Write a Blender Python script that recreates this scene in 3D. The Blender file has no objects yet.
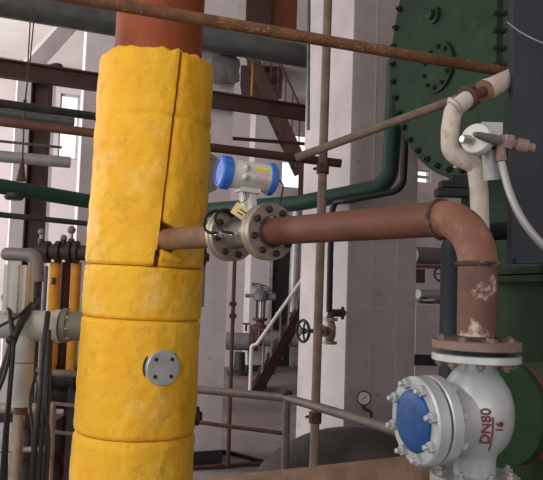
import bpy, bmesh, math, random
from mathutils import Vector as V, Matrix, Quaternion, noise
random.seed(7)
sc = bpy.context.scene
COL = sc.collection
# ------------------------------------------------------------------ camera
FPX, W, H = 700.0, 543.0, 480.0
PITCH, ROLL = math.radians(3.7), math.radians(1.9)
CAM = V((0, 0, 1.6))
FWD = V((0, math.cos(PITCH), math.sin(PITCH)))
U0 = V((0, -math.sin(PITCH), math.cos(PITCH)))
R0 = V((1, 0, 0))
RGT = R0*math.cos(ROLL) + U0*math.sin(ROLL)
UPV = U0*math.cos(ROLL) - R0*math.sin(ROLL)
cd = bpy.data.cameras.new('camera'); cam = bpy.data.objects.new('camera', cd); COL.objects.link(cam)
cd.sensor_width = 36; cd.sensor_fit = 'HORIZONTAL'; cd.lens = FPX/W*36; cd.clip_end = 200; cd.clip_start = .05
m = Matrix((RGT, UPV, -FWD)).transposed().to_4x4(); m.translation = CAM
cam.matrix_world = m; sc.camera = cam
# ------------------------------------------------------------------ sky, light, exposure
wd = bpy.data.worlds.new('overcast_sky'); sc.world = wd; wd.use_nodes = True
bg = wd.node_tree.nodes['Background']; bg.inputs[0].default_value = (1.0, .955, .93, 1); bg.inputs[1].default_value = 1.35
def area(name, loc, target, sx, sy, power, col=(1, 1, 1)):
    l = bpy.data.lights.new(name, 'AREA'); l.shape = 'RECTANGLE'; l.size = sx; l.size_y = sy; l.energy = power; l.color = col
    o = bpy.data.objects.new(name, l); COL.objects.link(o); o.location = loc
    o.rotation_euler = (V(target)-V(loc)).to_track_quat('-Z', 'Y').to_euler(); return o
area('left_key_light', (-3.6, -.6, 3.6), (-.5, 3.2, 1.5), 2.6, 2.6, 105, (1, .95, .88))  # soft key light added at front left for the column; no window there
area('back_hall_fill', (-6.8, 7, 2.8), (0, 11, 2.9), 3.2, 3.2, 430, (1, .96, .95))  # unseen fill light added at the left to brighten back hall and ceiling
sc.view_settings.view_transform = 'Standard'; sc.view_settings.look = 'None'
sc.view_settings.gamma = 1; sc.view_settings.use_curve_mapping = False
sc.view_settings.exposure = 0.1
# ------------------------------------------------------------------ geometry helpers
def ray(px, py):
    return FWD + RGT*((px-W/2)/FPX) - UPV*((py-H/2)/FPX)
def P(px, py, y):
    d = ray(px, py); return CAM + d*(y/d.y)
def PZ(px, py, z):
    d = ray(px, py); return CAM + d*((z-CAM.z)/d.z)
def PP(px, py, p0, n):
    d = ray(px, py); return CAM + d*((p0-CAM).dot(n)/d.dot(n))
X, Y, Z = V((1, 0, 0)), V((0, 1, 0)), V((0, 0, 1))
TA = math.radians(22)
A = V((math.cos(TA), math.sin(TA), 0)); B = V((-math.sin(TA), math.cos(TA), 0))
OFF = {}
def frame(ax):
    ax = ax.normalized(); t = Z if abs(ax.z) < .9 else X
    u = t.cross(ax).normalized(); return u, ax.cross(u).normalized()
class MB:
    def __init__(s): s.v = []; s.f = []
    def add(s, vs, fs):
        k = len(s.v); s.v += [V(q) for q in vs]; s.f += [tuple(i+k for i in f) for f in fs]; return s
    def rings(s, rings, closed=False, cap=True):
        n = len(rings[0]); vs = [q for r in rings for q in r]; fs = []
        m_ = len(rings)
        for i in range(m_ if closed else m_-1):
            a, b = i*n, ((i+1) % m_)*n
            for j in range(n): fs.append((a+j, a+(j+1) % n, b+(j+1) % n, b+j))
        if cap and not closed:
            fs.append(tuple(range(n-1, -1, -1))); fs.append(tuple((m_-1)*n+j for j in range(n)))
        return s.add(vs, fs)
    def lathe(s, p, ax, prof, n=28, closed=False, wob=0):
        ax = ax.normalized(); u, w = frame(ax); rs = []
        for i, (h, r) in enumerate(prof):
            rr = []
            for j in range(n):
                a = 2*math.pi*j/n
                k = 1+(wob*noise.noise(V((j*.55, i*.9, p.x*9)))) if wob else 1
                rr.append(p + ax*h + (u*math.cos(a)+w*math.sin(a))*max(r*k, 1e-4))
            rs.append(rr)
        return s.rings(rs, closed)
    def cyl(s, p0, p1, r0, r1=None, n=20, bev=0):
        r1 = r0 if r1 is None else r1; L = (p1-p0).length
        pr = [(0, r0), (L, r1)]
        if bev: pr = [(0, r0-bev), (bev, r0), (L-bev, r1), (L, r1-bev)]
        return s.lathe(p0, p1-p0, pr, n)
    def disc(s, c, ax, r, t, n=36, hole=0, bev=.002):
        if hole: return s.lathe(c, ax, [(0, hole), (0, r-bev), (bev, r), (t-bev, r), (t, r-bev), (t, hole)], n, closed=True)
        return s.lathe(c, ax, [(0, r-bev), (bev, r), (t-bev, r), (t, r-bev)], n)
    def torus(s, c, ax, R, r, n=24, k=8, wob=0):
        return s.lathe(c, ax, [(r*math.sin(2*math.pi*i/k), R+r*math.cos(2*math.pi*i/k)) for i in range(k)], n, closed=True, wob=wob)
    def sphere(s, c, r, n=16, ax=Z, sq=1):
        return s.lathe(c, ax, [(-r*sq*math.cos(math.pi*i/8), r*math.sin(math.pi*i/8)) for i in range(9)], n)
    def box(s, c, a, b, d):
        vs = [c+a*i+b*j+d*k for i in (-1, 1) for j in (-1, 1) for k in (-1, 1)]
        return s.add(vs, [(0, 1, 3, 2), (4, 6, 7, 5), (0, 4, 5, 1), (2, 3, 7, 6), (0, 2, 6, 4), (1, 5, 7, 3)])
    def bar(s, p0, p1, w, h, up=Z):
        d = (p1-p0); L = d.length; d.normalize(); sd = d.cross(up).normalized(); u = sd.cross(d)
        return s.box((p0+p1)/2, d*L/2, sd*w/2, u*h/2)
    def ibeam(s, p0, p1, w, h, t, up=Z):
        d = (p1-p0).normalized(); sd = d.cross(up).normalized(); u = sd.cross(d)
        s.bar(p0+u*(h/2-t/2), p1+u*(h/2-t/2), w, t, up); s.bar(p0-u*(h/2-t/2), p1-u*(h/2-t/2), w, t, up)
        return s.bar(p0, p1, t, h-2*t, up)
    def tube(s, pts, r, bend=0, n=16, seg=8, smooth=0):
        pts = [V(q) for q in pts]
        if smooth:       # catmull-rom
            q = [pts[0]*2-pts[1]] + pts + [pts[-1]*2-pts[-2]]; out = []
            for i in range(1, len(q)-2):
                for k in range(smooth):
                    t = k/smooth; a, b, c, d = q[i-1], q[i], q[i+1], q[i+2]
                    out.append(.5*((2*b)+(c-a)*t+(2*a-5*b+4*c-d)*t*t+(3*b-a-3*c+d)*t**3))
            pts = out+[pts[-1]]
        elif bend and len(pts) > 2:
            out = [pts[0]]
            for i in range(1, len(pts)-1):
                a = (pts[i-1]-pts[i]).normalized(); b = (pts[i+1]-pts[i]).normalized()
                ang = a.angle(b); tl = min(bend/math.tan(ang/2), (pts[i-1]-pts[i]).length*.49, (pts[i+1]-pts[i]).length*.49)
                R = tl*math.tan(ang/2); bis = (a+b)
                if bis.length < 1e-3: out.append(pts[i]); continue
                bis.normalize(); c = pts[i]+bis*(R/math.sin(ang/2))
                s0 = pts[i]+a*tl-c; s1 = pts[i]+b*tl-c; tot = s0.angle(s1); axx = s0.cross(s1).normalized()
                for k in range(seg+1): out.append(c+Quaternion(axx, tot*k/seg) @ s0)
            pts = out+[pts[-1]]
        tg = []
        for i in range(len(pts)):
            a = pts[max(i-1, 0)]; b = pts[min(i+1, len(pts)-1)]; tg.append((b-a).normalized())
        u, w = frame(tg[0]); rs = []
        for i, p in enumerate(pts):
            if i: q = tg[i-1].rotation_difference(tg[i]); u = q @ u; w = q @ w
            rr = r[i*len(r)//len(pts)] if isinstance(r, (list, tuple)) else r
            rs.append([p+(u*math.cos(2*math.pi*j/n)+w*math.sin(2*math.pi*j/n))*rr for j in range(n)])
        return s.rings(rs)
    def mesh(s, name, mat, off=V((0, 0, 0)), ang=35):
        me = bpy.data.meshes.new(name); me.from_pydata([tuple(q-off) for q in s.v], [], s.f)
        bm = bmesh.new(); bm.from_mesh(me); bmesh.ops.recalc_face_normals(bm, faces=bm.faces); bm.to_mesh(me); bm.free()
        me.polygons.foreach_set('use_smooth', [True]*len(me.polygons)); me.set_sharp_from_angle(angle=math.radians(ang))
        me.materials.append(mat); return me
    def build(s, name, mat, parent=None, ang=35):
        off = OFF[parent] if parent else V((0, 0, 0))
        o = bpy.data.objects.new(name, s.mesh(name, mat, off, ang)); COL.objects.link(o)
        if parent: o.parent = parent
        OFF[o] = off; return o
    def solo(s, name, mat, label, cat, group=None, base=None, ang=35):
        base = base or s.v[0].copy()
        o = bpy.data.objects.new(name, s.mesh(name, mat, base, ang)); COL.objects.link(o); o.location = base; OFF[o] = base
        return tag(o, label, cat, group)
def tag(o, label=None, cat=None, group=None, kind=None):
    for k, q in (('label', label), ('category', cat), ('group', group), ('kind', kind)):
        if q: o[k] = q
    return o
def thing(name, base, label, cat, group=None):
    o = bpy.data.objects.new(name, None); COL.objects.link(o); o.location = base; o.empty_display_size = .05; OFF[o] = V(base)
    return tag(o, label, cat, group)
def struct(o): o['kind'] = 'structure'; return o
_cache = {}
def bolt(parent, p, ax, r, h, mat, name='bolt', stub=.5):
    """hex head with a stud end, shared mesh per size"""
    key = (round(r, 5), round(h, 5), mat.name, stub, name)
    if key not in _cache:
        b = MB(); b.lathe(V((0, 0, 0)), Z, [(0, r), (h*.85, r), (h, r*.85)], 6)
        if stub: b.lathe(V((0, 0, h)), Z, [(-.0005, r*.5), (h*stub, r*.5), (h*stub+r*.1, r*.4)], 8)
        _cache[key] = b.mesh(name, mat)
    o = bpy.data.objects.new(name, _cache[key]); COL.objects.link(o); o.parent = parent
    mm = ax.to_track_quat('Z', 'Y').to_matrix().to_4x4(); mm.translation = p-OFF[parent]; o.matrix_local = mm; return o
def bolts(parent, c, ax, R, n, r, h, mat, ph=0, name='bolt', stub=.5):
    u, w = frame(ax)
    for i in range(n):
        a = 2*math.pi*(i+ph)/n
        bolt(parent, c+(u*math.cos(a)+w*math.sin(a))*R, ax, r, h, mat, name, stub)
def flange(parent, c, ax, R, t, mat, nb=8, br=.012, pcd=None, bm=None, hole=0, name='flange', bh=.012, ph=.5, both=False):
    o = MB().disc(c, ax, R, t, 40, hole).build(name, mat, parent)
    if bm: bolts(o, c+ax.normalized()*t, ax.normalized(), pcd or R*.8, nb, br, bh, bm, ph)
    if bm and both: bolts(o, c, -ax.normalized(), pcd or R*.8, nb, br, bh, bm, -ph)
    return o
def wheel(parent, c, ax, R, r, mat, name='handwheel', sp=5):
    b = MB().torus(c, ax, R, r, 28, 8); u, w = frame(ax)
    for i in range(sp):
        a = 2*math.pi*i/sp; b.tube([c, c+(u*math.cos(a)+w*math.sin(a))*R], r*.7, n=6)
    b.cyl(c-ax.normalized()*r*1.6, c+ax.normalized()*r*1.6, r*2, n=10)
    return b.build(name, mat, parent)
# ------------------------------------------------------------------ materials
def lin(c): return tuple(((q/255)/12.92 if q/255 <= .04045 else ((q/255+.055)/1.055)**2.4) for q in c)+(1,)
M = {}
def mat(name, c1, c2=None, rough=.6, metal=0, scale=6, bump=.15, spots=None, fine=0, coat=0, bscale=None, spec=.3):
    mt = bpy.data.materials.new(name); mt.use_nodes = True; nt = mt.node_tree; N = nt.nodes; L = nt.links
    b = N['Principled BSDF']; b.inputs['Roughness'].default_value = rough; b.inputs['Metallic'].default_value = metal
    if coat: b.inputs['Coat Weight'].default_value = coat; b.inputs['Coat Roughness'].default_value = .25
    tc = N.new('ShaderNodeTexCoord'); c2 = c2 or tuple(q*.8 for q in c1)
    def nz(sc_, det=6, ro=.6):
        n = N.new('ShaderNodeTexNoise'); n.inputs['Scale'].default_value = sc_; n.inputs['Detail'].default_value = det
        n.inputs['Roughness'].default_value = ro; L.new(tc.outputs['Object'], n.inputs['Vector']); return n
    n1 = nz(scale); r1 = N.new('ShaderNodeValToRGB'); L.new(n1.outputs['Fac'], r1.inputs['Fac'])
    r1.color_ramp.elements[0].position = .32; r1.color_ramp.elements[0].color = lin(c2)
    r1.color_ramp.elements[1].position = .66; r1.color_ramp.elements[1].color = lin(c1)
    out = r1.outputs['Color']
    for (col, s_, lo, hi, amt) in (spots or []):
        n2 = nz(s_, 8, .65); r2 = N.new('ShaderNodeValToRGB'); L.new(n2.outputs['Fac'], r2.inputs['Fac'])
        r2.color_ramp.elements[0].position = lo; r2.color_ramp.elements[0].color = (0, 0, 0, 1)
        r2.color_ramp.elements[1].position = hi; r2.color_ramp.elements[1].color = (amt, amt, amt, 1)
        mx = N.new('ShaderNodeMix'); mx.data_type = 'RGBA'; L.new(r2.outputs['Color'], mx.inputs['Factor'])
        L.new(out, mx.inputs['A']); mx.inputs['B'].default_value = lin(col); out = mx.outputs['Result']
    L.new(out, b.inputs['Base Color'])
    if bump:
        n3 = nz(bscale or scale*4, 8, .7); bp = N.new('ShaderNodeBump'); bp.inputs['Strength'].default_value = bump
        bp.inputs['Distance'].default_value = .02; L.new(n3.outputs['Fac'], bp.inputs['Height']); L.new(bp.outputs['Normal'], b.inputs['Normal'])
    b.inputs['Specular IOR Level'].default_value = spec
    M[name] = mt; return mt
mat('yellow_wrap', (248, 196, 58), (240, 172, 32), .62, scale=4, bump=.55, bscale=20,
    spots=[((246, 222, 150), 3.2, .56, .74, .6), ((186, 128, 34), 8, .56, .76, .8), ((120, 86, 44), 16, .65, .76, .6), ((150, 104, 44), 60, .64, .72, .4)])
mat('glass_wool', (206, 160, 50), (140, 100, 40), .9, scale=30, bump=.6)
mat('core_rust', (146, 72, 38), (118, 56, 30), .65, scale=7, bump=.15, spots=[((112, 66, 48), 14, .55, .7, .6)])
mat('red_rust', (108, 68, 54), (90, 55, 45), .6, scale=9, bump=.12, spots=[((92, 58, 50), 22, .55, .7, .6)])
mat('elbow_rust', (134, 94, 76), (102, 69, 56), .6, scale=11, bump=.15, spots=[((160, 116, 96), 26, .55, .7, .6), ((70, 50, 44), 30, .6, .72, .6)])
mat('scale_rust', (118, 80, 66), (80, 58, 52), .6, scale=10, bump=.2, spots=[((206, 190, 178), 9, .535, .60, .8), ((60, 46, 42), 20, .55, .7, .7)])
mat('scaffold_rust', (126, 88, 62), (92, 66, 52), .7, scale=14, bump=.4, spots=[((196, 150, 100), 60, .58, .66, .8), ((150, 84, 46), 20, .56, .7, .7)])
mat('pole_rust', (140, 122, 112), (114, 98, 90), .7, scale=12, bump=.2, spots=[((96, 70, 56), 25, .58, .7, .6)])
mat('duct_brown', (110, 62, 44), (92, 50, 36), .7, scale=4, bump=.1)
mat('dark_rust', (92, 60, 52), (66, 46, 44), .7, scale=8, bump=.2)
mat('brown_steel', (74, 50, 45), (54, 39, 36), .65, scale=4, bump=.1)
mat('flange_rust', (140, 118, 106), (112, 92, 82), .6, .2, scale=12, bump=.2, spots=[((92, 70, 58), 24, .58, .7, .6)])
mat('tan_rust', (140, 104, 80), (104, 78, 64), .75, scale=9, bump=.25, spots=[((84, 58, 46), 20, .58, .7, .6)])
mat('silver_paint', (188, 193, 196), (166, 171, 174), .32, .35, scale=14, bump=.12, spots=[((120, 118, 114), 18, .62, .75, .6)], bscale=30)
mat('steel', (168, 158, 148), (132, 122, 112), .42, .55, scale=18, bump=.1, spots=[((120, 86, 66), 20, .6, .75, .6)])
mat('bolt_steel', (180, 178, 172), (140, 134, 126), .4, .5, scale=30, bump=.1)
mat('bolt_dark', (64, 54, 52), (46, 38, 38), .6, .2, scale=30, bump=.1)
mat('bolt_green', (36, 50, 38), (28, 36, 28), .6, scale=20, bump=.1)
mat('weld', (104, 86, 78), (60, 50, 46), .5, .3, scale=60, bump=.6, spots=[((190, 176, 164), 30, .58, .66, .8)])
mat('blue_paint', (28, 80, 138), (20, 60, 112), .4, scale=20, bump=.15, spots=[((70, 116, 184), 40, .6, .7, .6)])
mat('blue_cap', (56, 110, 200), (46, 96, 184), .4, scale=8, bump=.02)
mat('meter_grey', (206, 206, 202), (190, 190, 186), .4, scale=6, bump=.02)
mat('plate', (214, 204, 200), (196, 184, 180), .35, .3, scale=30, bump=.05, spots=[((170, 120, 116), 60, .56, .62, .5)])
mat('yellow_sticker', (238, 214, 40), (226, 200, 30), .5, bump=0)
mat('paper_tag', (232, 212, 160), (220, 196, 140), .7, bump=0)
mat('ink', (60, 50, 44), bump=0)
mat('black_rubber', (34, 32, 34), (26, 24, 26), .5, scale=10, bump=.05)
mat('dark_steel', (58, 56, 58), (42, 40, 42), .55, .1, scale=8, bump=.1)
mat('machine_green', (26, 56, 32), (18, 42, 24), .7, scale=6, bump=.1, spots=[((46, 72, 44), 12, .58, .75, .5), ((54, 46, 36), 25, .64, .74, .5)])
mat('pipe_green', (34, 66, 56), (26, 52, 46), .5, scale=5, bump=.05)
mat('panel_blue', (40, 47, 54), (33, 39, 46), .55, scale=5, bump=.05, spots=[((70, 78, 86), 20, .66, .74, .4)])
mat('lagging', (206, 196, 186), (178, 166, 156), .8, scale=12, bump=.5, spots=[((132, 112, 100), 18, .58, .72, .7)])
mat('whitewash', (206, 199, 201), (190, 182, 186), .85, scale=2.5, bump=.15, spots=[((146, 116, 100), 34, .66, .72, .6), ((150, 138, 132), 9, .64, .72, .7), ((196, 160, 110), 1.6, .68, .8, .45)])
mat('concrete', (200, 189, 192), (176, 167, 170), .85, scale=3, bump=.2, spots=[((96, 90, 92), 10, .62, .75, .6)])
mat('wall_paint', (212, 202, 202), (196, 186, 188), .9, scale=1, bump=.05, spots=[((170, 156, 150), 3, .6, .75, .5)])
mat('roof_grey', (226, 222, 218), (212, 208, 204), .9, scale=1.5, bump=.05)
mat('floor_concrete', (140, 130, 130), (112, 104, 104), .8, scale=1.6, bump=.1, spots=[((82, 76, 76), 3, .58, .72, .7)])
mat('dim_pipe', (104, 107, 106), (80, 84, 84), .32, .4, scale=5, bump=.05)
mat('pale_pipe', (170, 168, 168), (146, 146, 148), .45, .3, scale=6, bump=.05)
mat('grey_pvc', (168, 166, 160), (148, 146, 142), .5, scale=6, bump=.05, spots=[((120, 114, 106), 14, .62, .75, .5)])
mat('grey_green', (112, 112, 100), (92, 92, 82), .55, scale=8, bump=.15)
mat('far_grey', (120, 116, 118), (96, 92, 94), .5, .2, scale=8, bump=.1)
mat('yellow_pipe', (206, 150, 52), (180, 122, 40), .6, scale=6, bump=.1)
mat('tank_grey', (74, 70, 70), (56, 54, 54), .6, scale=5, bump=.15, spots=[((96, 90, 88), 14, .6, .75, .5)])
mat('red_oxide', (110, 56, 46), (84, 44, 38), .65, scale=10, bump=.1)
mat('red_letter', (128, 58, 62), (98, 54, 58), .6, bump=0)
mat('rail_sheen', (236, 232, 230), (220, 216, 214), .3, .2, scale=4, bump=0)  # near-white paints in the bright reflections of a chrome handrail
mat('rail_grey', (128, 118, 114), (104, 96, 92), .55, .2, scale=10, bump=.1)
mat('beam_tan', (158, 132, 112), (122, 100, 84), .75, scale=7, bump=.3, spots=[((100, 76, 60), 18, .56, .7, .6)])
mat('plate_print', (196, 150, 146), (186, 140, 138), .5, bump=0)
mat('casing_olive', (70, 88, 62), (56, 72, 50), .6, scale=6, bump=.1)
mat('rail_pale', (158, 146, 138), (130, 118, 110), .55, .2, scale=10, bump=.1)
mat('dial', (226, 224, 218), (216, 214, 208), .4, bump=0)
mat('window_frame', (196, 196, 198), bump=0)
mat('chrome', (214, 212, 210), (190, 188, 186), .25, .8, scale=10, bump=0)
g = bpy.data.materials.new('window_glass'); g.use_nodes = True
_b = g.node_tree.nodes['Principled BSDF']; _b.inputs['Transmission Weight'].default_value = 1; _b.inputs['Roughness'].default_value = .05; _b.inputs['IOR'].default_value = 1.02
_n = g.node_tree.nodes.new('ShaderNodeTexNoise'); _r = g.node_tree.nodes.new('ShaderNodeValToRGB')
_r.color_ramp.elements[0].color = (.9, .9, .9, 1); g.node_tree.links.new(_n.outputs['Fac'], _r.inputs['Fac']); g.node_tree.links.new(_r.outputs['Color'], _b.inputs['Base Color'])
# ------------------------------------------------------------------ the setting
struct(MB().box(V((0, 4.5, -.1)), A*15, B*9, Z*.1).build('floor', M['floor_concrete']))
WP = V((0, 14, 0)); ROOF = 5.35
def sz(px, py): q = PP(px, py, WP, B); return (q-WP).dot(A), q.z
def wpt(s, z, d=0): return WP + A*s + Z*z - B*d
wins = []
for (x0, y0, x1, y1) in ((61, 93, 77, 160), (283, 132, 309, 190), (416, 169, 431, 184)):
    s0, z1 = sz(x0, y0); s1, z0 = sz(x1, y1); wins.append((s0, s1, z0, z1))
wb = MB(); last = -16
def wseg(s0, s1, z0, z1): wb.box(wpt((s0+s1)/2, (z0+z1)/2, -.1), A*(s1-s0)/2, B*.1, Z*(z1-z0)/2)
for (s0, s1, z0, z1) in wins:
    wseg(last, s0, 0, 5.6); wseg(s0, s1, 0, z0); wseg(s0, s1, z1, 5.6); last = s1
wseg(last, 16, 0, 5.6)
struct(wb.build('wall_back', M['wall_paint']))
for i, (s0, s1, z0, z1) in enumerate(wins):
    root = bpy.data.objects.new('window_%d' % (i+1), None); COL.objects.link(root); root.location = wpt((s0+s1)/2, z0); OFF[root] = root.location.copy(); struct(root)
    fb = MB()
    for (a, b_) in (((s0, z0), (s0, z1)), ((s1, z0), (s1, z1)), ((s0, z0), (s1, z0)), ((s0, z1), (s1, z1)), ((s0, (z0+z1)/2), (s1, (z0+z1)/2))):
        fb.bar(wpt(*a, -.08), wpt(*b_, -.08), .06, .06, B)
    fb.build('window_frame', M['window_frame'], root)
    for za, zb in ((z0, (z0+z1)/2), ((z0+z1)/2, z1)):
        MB().box(wpt((s0+s1)/2, (za+zb)/2, -.08), A*(s1-s0)/2, B*.003, Z*(zb-za)/2).build('pane', g, root)
cb = MB().box(V((0, 4, 0))+Z*(ROOF+.08), A*15, B*9.4, Z*.08)
struct(MB().box(V((5.2, 6, 2.7)), X*.1, Y*10, Z*2.7).build('shade_wall_right', M['wall_paint']))  # unseen wall, added like the ceiling's near end to shade the machine side
struct(cb.build('ceiling', M['roof_grey']))
# dark door far behind the stairs
s0, zt = sz(272, 236); s1, _ = sz(292, 236)
dr = struct(MB().box(wpt((s0+s1)/2, zt/2, .03), A*(s1-s0)/2, B*.03, Z*zt/2).build('door_1', M['dark_steel']))
for sa, sb in ((s0-.08, s0), (s1, s1+.08)):
    MB().box(wpt((sa+sb)/2, zt/2, .05), A*(sb-sa)/2, B*.05, Z*zt/2).build('door_frame', M['window_frame'], dr)
MB().sphere(wpt(s0+.12, 1.05, .09), .035).build('door_handle', M['steel'], dr)
# concrete pillars: near vertical edge at pixel px, faces along A and B
def pillar(px, y, wa, wbb, label, base_mat='whitewash', top=ROOF, coat=None):
    c = P(px, 285, y); c.z = 0
    r = thing('concrete_pillar', c, label, 'pillar')
    ct = c + A*wa/2 + B*wbb/2 + Z*top/2
    MB().box(ct, A*wa/2, B*wbb/2, Z*top/2).build('shaft', M[base_mat], r)
    MB().box(c+A*wa/2+B*wbb/2+Z*.06, A*(wa/2+.008), B*(wbb/2+.008), Z*.06).build('plinth', M['dark_steel' if coat is None else 'concrete'], r)
    if coat:
        MB().box(c-A*.008+B*wbb/2+Z*(top/2+.1), A*.008, B*wbb/2, Z*(top/2-.1)).build('paint_coat', M[coat], r)
    return r
main_p = pillar(349, 5.0, .56, .80, 'large concrete pillar with whitewashed left face and bare grey front face', 'concrete', coat='whitewash')
for s_ in (.18, .40): MB().box(main_p.location+A*s_-B*.002+Z*2.6, A*.003, B*.003, Z*2.5).build('formwork_seam', M['whitewash'], main_p)
MB().box(main_p.location+A*.29-B*.0015+Z*(P(390, 309, 5.0).z), A*.27, B*.003, Z*.003).build('formwork_seam', M['whitewash'], main_p)
tag([o for o in main_p.children if o.name.startswith('paint_coat')][0], 'whitewashed left face of the pillar')
pillar(182, 6.2, .42, .5, 'white pillar with dark base directly behind the yellow column')
pillar(250, 13.0, .36, .3, 'far white pillar behind the flow meter, left of the dark door')
pillar(74, 8.6, .5, .3, 'white pillar left of the yellow column behind the green pipe')
pillar(6, 7.8, .42, .5, 'pale pillar at the left edge behind the hanging rods', top=3.98)
pillar(414, 9.5, 1.2, .6, 'far pale concrete block in the gap between grey pillar and dark post', top=2.95)
# roof truss members, upper left
def beam(p0, p1, w, h, m_, label, name='roof_beam', cat='beam', ib=False):
    b = MB(); (b.ibeam(p0, p1, w, h, .02) if ib else b.bar(p0, p1, w, h)); return b.solo(name, M[m_], label, cat, base=p0)
beam(P(24, 74, 9.6), P(84, 8, 10.3), .16, .22, 'whitewash', 'white diagonal roof strut under the ceiling, upper left')
beam(P(-30, 60, 9.3), P(100, 80, 10.6), .14, .2, 'whitewash', 'white horizontal roof beam at the foot of the diagonal strut')
# ------------------------------------------------------------------ yellow insulated column
CX = P(144, 285, 3.16); CX.z = 0
def cz(py, px=144): return P(px, py, 3.2-.26).z
z115, z265, z320, z440, ztop = cz(115), cz(266), cz(320), cz(441), cz(48, 155)
R = .264
col = thing('insulated_column', CX, 'thick vertical pipe wrapped in yellow insulation with a slit and rusty core', 'pipe')
MB().cyl(CX, CX+Z*4.6, .198, n=56).build('core_pipe', M['core_rust'], col)
pipeZ = CAM.z+.19
def shell(za, zb, slit=None, seam=None, sd=0, nz=44, nu=120, lump=.006):
    """wrap section: outer skin, inner skin, ends; slit(z)->(start angle, end angle) of the gap"""
    outer, inner = [], []
    for i in range(nz+1):
        t = i/nz; z = za+(zb-za)*t
        e = min(t, 1-t)*(zb-za)
        prof = -.010*math.exp(-(e/.0035)**1.2) - .002*math.exp(-e/.02)
        if seam: prof -= .007*math.exp(-((z-seam)/.008)**2)
        a0, a1 = slit(z) if slit else (-math.pi/2, -math.pi/2)
        span = 2*math.pi-(a1-a0); ro, ri = [], []
        for j in range(nu+1):
            a = a1+span*j/nu
            q = V((math.cos(a)*1.2, math.sin(a)*1.2, z*2.4+sd))
            rr = R*(1.0-.018*(z-1.2)) + prof + lump*noise.noise(q*2.5)+lump*.6*noise.noise(q*7)+.0022*noise.noise(q*14)+.0014*noise.noise(q*30)
            dz = 0
            if t > .97 and zb > 2: dz = .022*noise.noise(q*4)+.008*noise.noise(q*14)
            if slit:
                ed = min(j, nu-j)/nu*span
                rr += (.007 if j > nu/2 else -.001)*math.exp(-ed/.12) - .004*math.exp(-ed/.01)
            ro.append(CX+V((math.cos(a)*rr, math.sin(a)*rr, z+dz))); ri.append(CX+V((math.cos(a)*.2, math.sin(a)*.2, z+dz*.5)))
        outer.append(ro); inner.append(ri)
    b = MB(); n = nu+1; vs = [q for r in outer for q in r]+[q for r in inner for q in r]; k = n*(nz+1); fs = []
    for i in range(nz):
        for j in range(nu):
            a = i*n+j; fs.append((a, a+1, a+n+1, a+n)); fs.append((k+a, k+a+n, k+a+n+1, k+a+1))
        for j in (0, nu):
            a = i*n+j; fs.append((a, a+n, k+a+n, k+a))
    for i in (0, nz):
        for j in range(nu):
            a = i*n+j; fs.append((a, a+1, k+a+1, k+a))
    b.add(vs, fs)
    return b
# slit line: image (179,54) -> (154,265); convert to angle on the drum
def ang_at(px, py):
    q = ray(px, py); o = CAM-CX; a_ = q.x**2+q.y**2; b_ = 2*(q.x*o.x+q.y*o.y); c_ = o.x**2+o.y**2-R*R
    d_ = max(b_*b_-4*a_*c_, 0); t = (-b_-math.sqrt(d_))/(2*a_); p = CAM+q*t; return math.atan2(p.y-CX.y, p.x-CX.x), p.z
aT, zT = ang_at(177.5, 56); aB, zB = ang_at(156, 264)
pz_ = ang_at(160, 238)[1]
def slit(z):
    t = (z-zB)/(zT-zB); a = aB+(aT-aB)*t; w = .015+.012*t+.004*noise.noise(V((0, 0, z*9)))
    r = .0
    e = abs(z-pz_)
    if e < .11: r = .30*max(0, 1-(e/.072)**4) if e < .072 else 0
    if z < pz_-.05: w += .03
    return a-w, a+w+r
o_ = shell(z265+.002, ztop, slit, z115, 0, nz=90).build('insulation_blanket', M['yellow_wrap'], col, 50)
tag(o_, 'upper yellow blanket with a long vertical slit')
shell(z320+.001, z265-.001, None, None, 3, nz=30).build('insulation_blanket', M['yellow_wrap'], col, 50)
shell(z440+.001, z320-.001, None, None, 6, nz=44).build('insulation_blanket', M['yellow_wrap'], col, 50)
shell(.02, z440-.001, None, None, 9, nz=44).build('insulation_blanket', M['yellow_wrap'], col, 50)
# loose cut flap of wrap under the branch pipe
a_, zf = ang_at(175, 255)
fl = MB(); rows = []
for i in range(7):
    rr = []
    for j in range(12):
        a = aB+.06+.36*j/11; z = zf-.028+.052*i/6*(1-.55*j/11) + .004*noise.noise(V((i, j*.7, 3))); r_ = R+.004+.012*math.sin(math.pi*i/6)*(1-.4*j/11)
        rr.append(CX+V((math.cos(a)*r_, math.sin(a)*r_, z)))
    rows.append(rr)
vs = [q for r in rows for q in r]; vin = [q-(V((q.x-CX.x, q.y-CX.y, 0))).normalized()*.05 for q in vs]
fs = []; n_ = len(vs)
for i in range(6):
    for j in range(11):
        a = i*12+j; fs.append((a, a+1, a+13, a+12)); fs.append((n_+a, n_+a+12, n_+a+13, n_+a+1))
for i in range(6):
    for j in (0, 11): a = i*12+j; fs.append((a, a+12, n_+a+12, n_+a))
for j in range(11):
    for i in (0, 6): a = i*12+j; fs.append((a, a+1, n_+a+1, n_+a))
fl.add(vs+vin, fs); fl.build('insulation_flap', M['yellow_wrap'], col, 50)
# grey blank flange on the wrap
aF, zF = ang_at(164, 367); nF = V((math.cos(aF), math.sin(aF), 0)); cF = CX+nF*(R-.012)+Z*zF
MB().cyl(cF-nF*.07, cF+nF*.004, .082, n=36).build('nozzle_collar', M['bolt_dark'], col)
bf = MB().disc(cF, nF, .074, .026, 40, 0, .003).build('blank_flange', M['silver_paint'], col); tag(bf, 'round grey blank flange with four bolts')
bolts(bf, cF+nF*.026, nF, .050, 4, .009, .004, M['bolt_dark'], .5, stub=0)
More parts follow.
